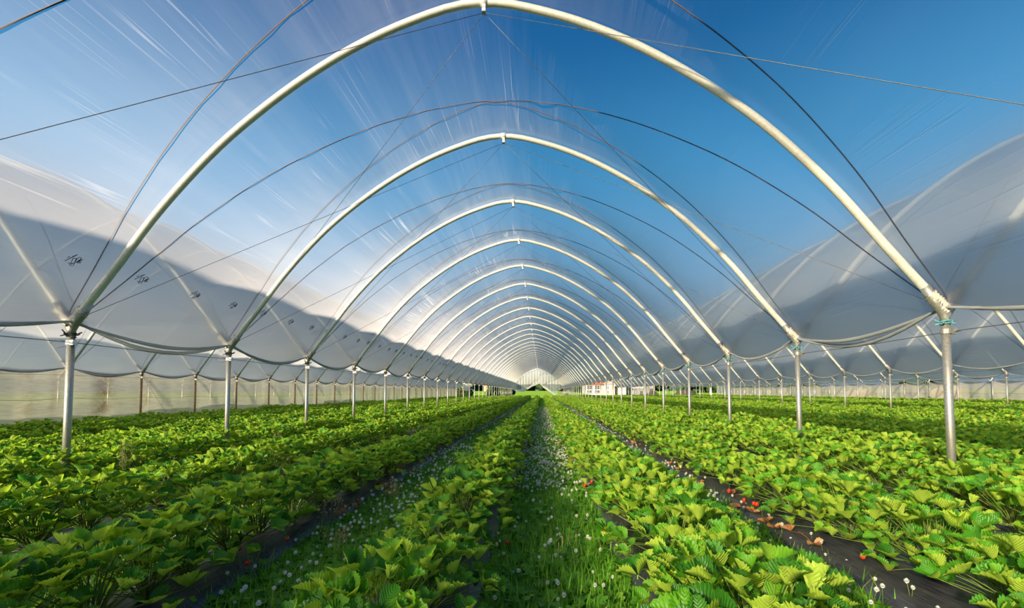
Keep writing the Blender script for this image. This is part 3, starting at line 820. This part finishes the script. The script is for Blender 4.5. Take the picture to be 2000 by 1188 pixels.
# white clover flowers: 300 by themselves, the rest together
def flower_meshes(seed):
    r = random.Random(seed); hd = MB()
    for k in range(46):
        q = 1-2*(k+.5)/46; a = k*2.39996; s_ = math.sqrt(1-q*q); d = Vector((math.cos(a)*s_, math.sin(a)*s_, q))
        side = d.cross(Vector((0, 0, 1))); side = side.normalized() if side.length > .05 else Vector((1, 0, 0)); up = side.cross(d)
        b0 = d*.003; tip = d*r.uniform(.0095, .0125)+Vector((0, 0, .002))
        hd.add([b0, d*.007+side*.0022, tip, d*.007-side*.0022, d*.0075+up*.0015], [(0, 1, 4), (1, 2, 4), (2, 3, 4), (3, 0, 4)], r.random())
    st = MB(); h = r.uniform(.10, .17); st.tube([(0, 0, -h), (r.uniform(-.01, .01), .006, -h*.5), (0, 0, 0)], .0012, 4, False, .5)
    return hd, st, h
FL = []
for i in range(4):
    hd, st, h = flower_meshes(70+i); FL.append((hd.mesh('flower_head', M['petal']), st.mesh('stalk', M['stem']), h))
fl = []; r = random.Random(21)
dens = {-1: 85, 0: 170, 1: 60, -2: 30}
for k, dn in dens.items():
    a, b_ = fur[k]; L_ = 26
    for _ in range(int(dn*(b_-a)*L_*1.15)):
        y = 1.6+(L_)*r.random()**1.1; x = a+(b_-a)*r.random()
        if k == 0 and y < 4.5 and r.random() < .86: continue
        if k == -1 and y < 3.2 and r.random() < .5: continue
        if k == 1 and y < 3 and r.random() < .6: continue
        if y > 8 and r.random() < (.75 if k == -1 else .45): continue
        q = px((x, y, .12))
        if q and -10 < q[0] < 2010 and q[1] < 1195: fl.append((q[2], x, y, r.randrange(4), r.uniform(.8, 1.25), k))
fl.sort()
PN = {-1: 'the first grassy strip left of the path', 0: 'the central path', 1: 'the first grassy strip right of the path', -2: 'the second grassy strip left of the path'}
src = []
for i, (D, x, y, v, s, k) in enumerate(fl[:300]):
    root = empty('clover_flower', (x, y, 0), r.uniform(0, 6.28), s); h = FL[v][2]
    a_ = link('flower_head', FL[v][0], root); a_.location = (0, 0, h); b2 = link('stalk', FL[v][1], root); b2.location = (0, 0, h)
    if len(src) < 4 and all(a_.data is not q.data for q in src): src.append(a_)
    z = 'nearer than the posts' if y < 4 else 'between first and second posts' if y < 6.2 else 'past the second posts'
    tag(root, f'clover flower on {PN[k]}, {z}', 'flower', f'clover flowers on {PN[k]}, {z}')
scatter('distant_clover_flowers', [(x, y, FL[v][2]*s, 0, s*1.15, v) for (D, x, y, v, s, k) in fl[300:]], src, 'white clover flowers dotting the paths farther away', 'flowers')

# a few tall seed heads and weeds
def weed(x, y, h, lab, col='stem', branchy=True, seed=1):
    r = random.Random(seed); root = empty('seeding_weed', (x, y, .0)); tag(root, lab, 'weed', None)
    st = MB(); hd = MB()
    for j in range(5 if branchy else 2):
        a = r.uniform(0, 6.28); ln = r.uniform(.02, .10); hh = h*r.uniform(.7, 1)
        top = Vector((math.cos(a)*ln, math.sin(a)*ln, hh)); st.tube([(0, 0, 0), top*.5+Vector((0, 0, .02)), top], .0013, 4, False, .6)
        for q in range(16 if branchy else 10):
            f_ = r.uniform(.68, 1); p = top*f_+Vector((r.uniform(-.03, .03), r.uniform(-.03, .03), 0)) if branchy else Vector((0, 0, 0))+top*(.75+.025*q)
            if branchy: st.tube([top*(f_-.06), p], .0007, 3, False, .6)
            hd.box(p, (.004, .004, .006), tint=.8)
    st.build('stalks', M['stem'], root); hd.build('seed_heads', plain('seed_heads_'+str(seed), (.42, .26, .17), .8), root)
weed(-1.52, 3.2, .38, 'pinkish-brown seeding weed at the left edge of the nearest left grassy strip', seed=1)
weed(-1.32, 3.9, .40, 'tall brown seeding stalk in the nearest left grassy strip', seed=2)
weed(-1.25, 2.75, .30, 'pale seeding weed low in the nearest left grassy strip', seed=3)
weed(.10, 2.75, .22, 'slim grass spike standing in the central path', branchy=False, seed=4)
weed(.22, 2.9, .20, 'twin slanting grass spikes in the central path', branchy=False, seed=5)
weed(-4.0, 4.3, .70, 'tall wispy weed rising from the crop beside the first post on the left', seed=6)
weed(-3.7, 6.2, .62, 'reddish dry stalk rising from the crop beyond the second post on the left', seed=7)

# ------------------------------------------------------------------ beyond the tunnels
M['tree'] = leaf_material('tree_leaves', [(0, (.008, .026, .006)), (.5, (.020, .055, .010)), (1, (.045, .085, .02))], 1., (1, 1, .6), .8, False, .3)
M['bark'] = plain('bark', (.10, .07, .05), .9)
def tree_mesh(seed, h, w_):
    r = random.Random(seed); cr_ = MB(); tk = MB(); tk.tube([(0, 0, -.3), (.1, 0, h*.4), (0, .1, h*.75)], [.22, .16, .05], 7)
    blobs = [(Vector((r.uniform(-.5, .5)*w_, r.uniform(-.5, .5)*w_, h*(.10+.75*j/11))), r.uniform(.22, .36)*w_*(1 if j > 2 else .8)) for j in range(12)]
    for c, rad in blobs:
        for _ in range(150):
            d = Vector((r.gauss(0, 1), r.gauss(0, 1), r.gauss(0, 1))).normalized(); p = c+d*rad*r.uniform(.75, 1.05)
            a = Vector((r.gauss(0, 1), r.gauss(0, 1), r.gauss(0, 1))).normalized(); b2 = d.cross(a).normalized(); a = b2.cross(d+a*.5).normalized(); s_ = r.uniform(.5, .9)*w_/6
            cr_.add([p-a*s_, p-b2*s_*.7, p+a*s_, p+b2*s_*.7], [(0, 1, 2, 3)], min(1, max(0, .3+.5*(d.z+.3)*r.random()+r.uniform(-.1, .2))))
    return cr_.mesh('crown', M['tree'], False), tk.mesh('trunk', M['bark'])
TM = [tree_mesh(i, 8+1.5*(i % 3), 6+(i % 2)*1.5) for i in range(5)]
r = random.Random(3)
def tree(x, y, s, lab, grp):
    root = empty('tree', (x, y, gz(x, y)), r.uniform(0, 6), s); v = r.randrange(5); link('crown', TM[v][0], root); link('trunk', TM[v][1], root); tag(root, lab, 'tree', grp)
for i in range(60):
    x = -150+i*5.2+r.uniform(-1, 1)
    if x > 34 and x < 110: continue
    tree(x, 345+r.uniform(-6, 14), r.uniform(1.1, 1.5), 'dark tree in the belt of woodland behind the bright field', 'trees behind the bright field')
for i in range(22):
    tree(90+i*7.5, 410+r.uniform(-10, 10), r.uniform(.9, 1.2), 'small dark tree on the skyline beyond the dark mounds', 'skyline trees beyond the mounds')
for i, (x, y) in enumerate(((-9.6, 86), (-8.6, 110), (-8.0, 113))):
    tree(x, y, [.36, .42, .40][i], ['small round dark tree seen past the far left post line', 'narrow dark tree beside the far end of the left post line', 'dark tree touching the narrow one past the left posts'][i], None)
tree(-13.6, 78, .34, 'bushy dark shrub at the far end of the stained netting', None)
for i in range(9):
    tree(78+i*4.2, 92+i*5, .85+.1*(i % 3), 'green tree rising above the pale netting wall', 'trees above the pale netting wall')

# white house with a red roof
def house(x, y, W_, D_, H_, z0, lab, wallc, roofc, wins, gable=True):
    root = empty('house', (x, y, z0)); tag(root, lab, 'house')
    wm = plain('render_'+lab[:6], wallc, .8, 0, .05); rm = plain('roof_'+lab[:6], roofc, .7); gm = plain('window_glass_'+lab[:6], (.03, .035, .045), .2)
    mb = MB(); mb.box((0, D_/2, H_/2), (W_, D_, H_)); mb.build('wall', wm, root, False)
    rf = MB(); e = .7
    rf.add([(-W_/2-e, -e, H_), (W_/2+e, -e, H_), (W_/2+e, D_+e, H_), (-W_/2-e, D_+e, H_), (-W_/2+1, D_/2, H_+1.5), (W_/2-1, D_/2, H_+1.5)],
           [(0, 1, 5, 4), (1, 2, 5), (2, 3, 4, 5), (3, 0, 4), (0, 3, 2, 1)]); rf.build('roof', rm, root, False)
    for (wx, wz, ww, wh) in wins:
        p = MB(); p.box((wx, -.06, wz), (ww+.3, .1, wh+.3)); fr_ = p.build('window', wm, root, False)
        q = MB(); 
        for sx_ in (-1, 1):
            for k in range(2): q.box((wx+sx_*ww/4, -.13, wz+(k-.5)*wh/2), (ww/2-.12, .04, wh/2-.12))
        q.build('pane', gm, fr_, False)
    return root
hw = [(-7.6, 4.3, 2.5, 1.9), (-3.8, 4.3, 2.5, 1.9), (-7.6, 1.9, 2.5, 1.9), (-3.8, 1.9, 2.5, 1.9), (5.4, 4.4, 1.2, 1.4), (5.4, 2.0, 1.2, 1.4)]
HX, HY = 31.5, 222
h_ = house(HX, HY, 21, 9, 5.6, -1.2, 'white two-storey house with red roof and gable seen between the right posts', (.30, .28, .25), (.32, .055, .02), hw)
mb = MB(); wm = plain('gable_render', (.33, .30, .26), .8)
mb.box((2, -1.2, 2.9), (5.2, 2.6, 5.8)); g_ = mb.build('gable_wing', wm, h_, False)
mb = MB(); mb.add([(-1.6, -2.9, 5.7), (5.6, -2.9, 5.7), (2, -2.9, 7.6), (-1.6, 3, 5.7), (5.6, 3, 5.7), (2, 3, 7.6)], [(0, 1, 2), (3, 5, 4), (0, 2, 5, 3), (1, 4, 5, 2), (0, 3, 4, 1)])
mb.build('gable_roof', plain('gable_grey', (.14, .13, .12), .8), h_, False)
for wx, wz in ((.9, 4.2), (.9, 2.0)):
    p = MB(); p.box((wx, -2.56, wz), (1.6, .1, 1.6)); f_ = p.build('window', wm, h_, False); q = MB()
    for sx_ in (-1, 1):
        for k in range(2): q.box((wx+sx_*.38, -2.63, wz+(k-.5)*.75), (.5, .04, .6))
    q.build('pane', M['dark'], f_, False)
mb = MB(); mb.box((3.3, -2.56, 2.4), (1.0, .12, 4.6)); mb.build('door', plain('brown_door', (.30, .19, .08), .7), h_, False)
mb = MB(); mb.box((-10.6, -.4, 2.6), (1.2, .9, 5.4)); mb.box((-1.1, -1.0, 2.6), (.9, .9, 5.4)); mb.build('grey_pier', plain('grey_pier', (.16, .15, .15), .8), h_, False)
mb = MB(); mb.box((-4.2, -.8, .9), (11.5, 1.2, .9)); mb.build('plinth', plain('grey_plinth', (.30, .30, .27), .8), h_, False)
house(44.5, 228, 5, 6, 3.8, -1.2, 'small cream annexe with three window rows beside the red-roofed house', (.45, .40, .30), (.42, .38, .32), [(-1.2, 2.9, .7, .9), (.6, 2.9, .7, .9), (-1.2, 1.4, .7, .9)])
# dark barn, pink house
def barn(x, y, W_, H_, z0, lab, c, rc):
    root = empty('barn', (x, y, z0)); tag(root, lab, 'barn'); D_ = 8
    mb = MB(); mb.box((0, D_/2, H_/2), (W_, D_, H_)); mb.build('wall', plain('barn_wall_'+str(int(x)), c, .8), root, False)
    mb = MB(); mb.add([(-W_/2-.3, -.3, H_), (-W_/2-.3, D_+.3, H_), (W_/2+.3, -.3, H_), (W_/2+.3, D_+.3, H_), (-W_/2+1, D_/2, H_+1.2), (W_/2-1, D_/2, H_+1.2)],
                      [(0, 2, 5, 4), (1, 4, 5, 3), (0, 4, 1), (2, 3, 5), (0, 1, 3, 2)]); mb.build('roof', plain('barn_roof_'+str(int(x)), rc, .6), root, False)
    mb = MB(); mb.box((-W_*.2, -.05, H_*.35), (1.6, .1, H_*.6)); mb.build('barn_door', M['dark'], root, False)
barn(47.5, 208, 6.5, 3.4, -1.0, 'dark grey barn with a pale roof edge right of the red-roofed house', (.09, .09, .10), (.34, .32, .30))
barn(49.5, 200, 2.2, 5.0, -1.0, 'narrow dark tower-like shed in front of the grey barn', (.11, .11, .11), (.10, .10, .10))
house(53.5, 224, 3.4, 5, 5.0, -1.0, 'small pink and white house beside the dark barn', (.45, .34, .31), (.34, .2, .19), [(-.4, 3.6, 1.0, 1.0)])
# mounds
def mound(x, y, w_, h, lab, c):
    mb = MB(); rr = random.Random(int(x*7))
    def fn(u, v):
        a = v*2*PI; q = u; hh = h*(math.cos(min(1, q)*PI/2)**.7)*(1+.05*math.sin(a*3+q*7)) if q < 1 else 0
        return Vector((math.cos(a)*q*w_/2*(1+.06*math.sin(a*4)), math.sin(a)*q*w_/3, hh-.05))
    mb.grid(fn, 14, 36); o = mb.build('mound', ground_m('mound_'+str(int(x)), tuple(k*.5 for k in c), c, tuple(k*1.5 for k in c), 3)); o.location = (x, y, gz(x, y)); tag(o, lab, 'mound')
mound(30.2, 122, 4.4, 1.55, 'smaller black earth mound beyond the crop', (.030, .027, .026))
mound(39.2, 122, 7.6, 1.95, 'larger black earth mound beyond the crop', (.030, .027, .026))
mound(48.5, 122, 6.2, .75, 'low brown earth heap beside the pale netting', (.12, .09, .06))
mound(35.3, 140, 3.4, .95, 'orange-brown soil heap between the black mounds', (.48, .24, .09))
mound(43.5, 128, 2.0, .9, 'small reddish soil heap right of the larger black mound', (.38, .13, .06))
root = empty('kiln_chimney', (47.5, 126, gz(47.5, 126))); tag(root, 'pale yellow bottle-shaped stack beyond the crop', 'stack')
mb = MB(); mb.tube([(0, 0, 0), (0, 0, .9), (0, 0, 1.3), (0, 0, 2.4)], [.42, .40, .18, .16], 12); mb.build('stack', plain('yellow_clay', (.78, .62, .32), .8), root)
mb = MB(); mb.tube([(0, 0, 2.35), (0, 0, 2.45)], .22, 12); mb.build('rim', plain('yellow_clay_rim', (.72, .55, .28), .8), root)
# white van-like low wall pieces near the far end
for (x, y, w_, h, c, lab) in ((3.6, 74, .75, .95, (.85, .72, .45), 'cream stack of crates at the far right foot of the end curtain'), (4.5, 75, .9, .55, (.70, .35, .22), 'low orange crates at the far end of the central tunnel')):
    root = empty('crate_stack', (x-.2, y, 0)); tag(root, lab, 'crates')
    for k in range(3):
        mb = MB(); mb.box((0, 0, h*(k+.5)/3), (w_, .5, h/3-.03)); mb.build('crate', plain('crate_%d_%d' % (int(x*10), k), c, .7), root, False)
mb = MB(); mb.grid(lambda u, v: Vector((math.cos(u*6.283)*.32*math.sin(PI*v), math.sin(u*6.283)*.25*math.sin(PI*v), .55+.36*v+.03*math.sin(u*12))), 16, 8)
o = mb.build('sack', M['dark']); o.location = (4.3, 75, 0); tag(o, 'dark bundle lying on the low orange crates', 'bundle')
mb = MB(); mb.box((0, 0, 1.6), (3.0, 2.5, 3.2)); mb.box((0, 0, 3.3), (3.4, 2.9, .2)); o = mb.build('hut', plain('red_brown_boards', (.36, .17, .10), .8), None, False); o.location = (-32, 262, gz(-32, 262)); tag(o, 'small red-brown hut among the trees on the far left', 'hut')
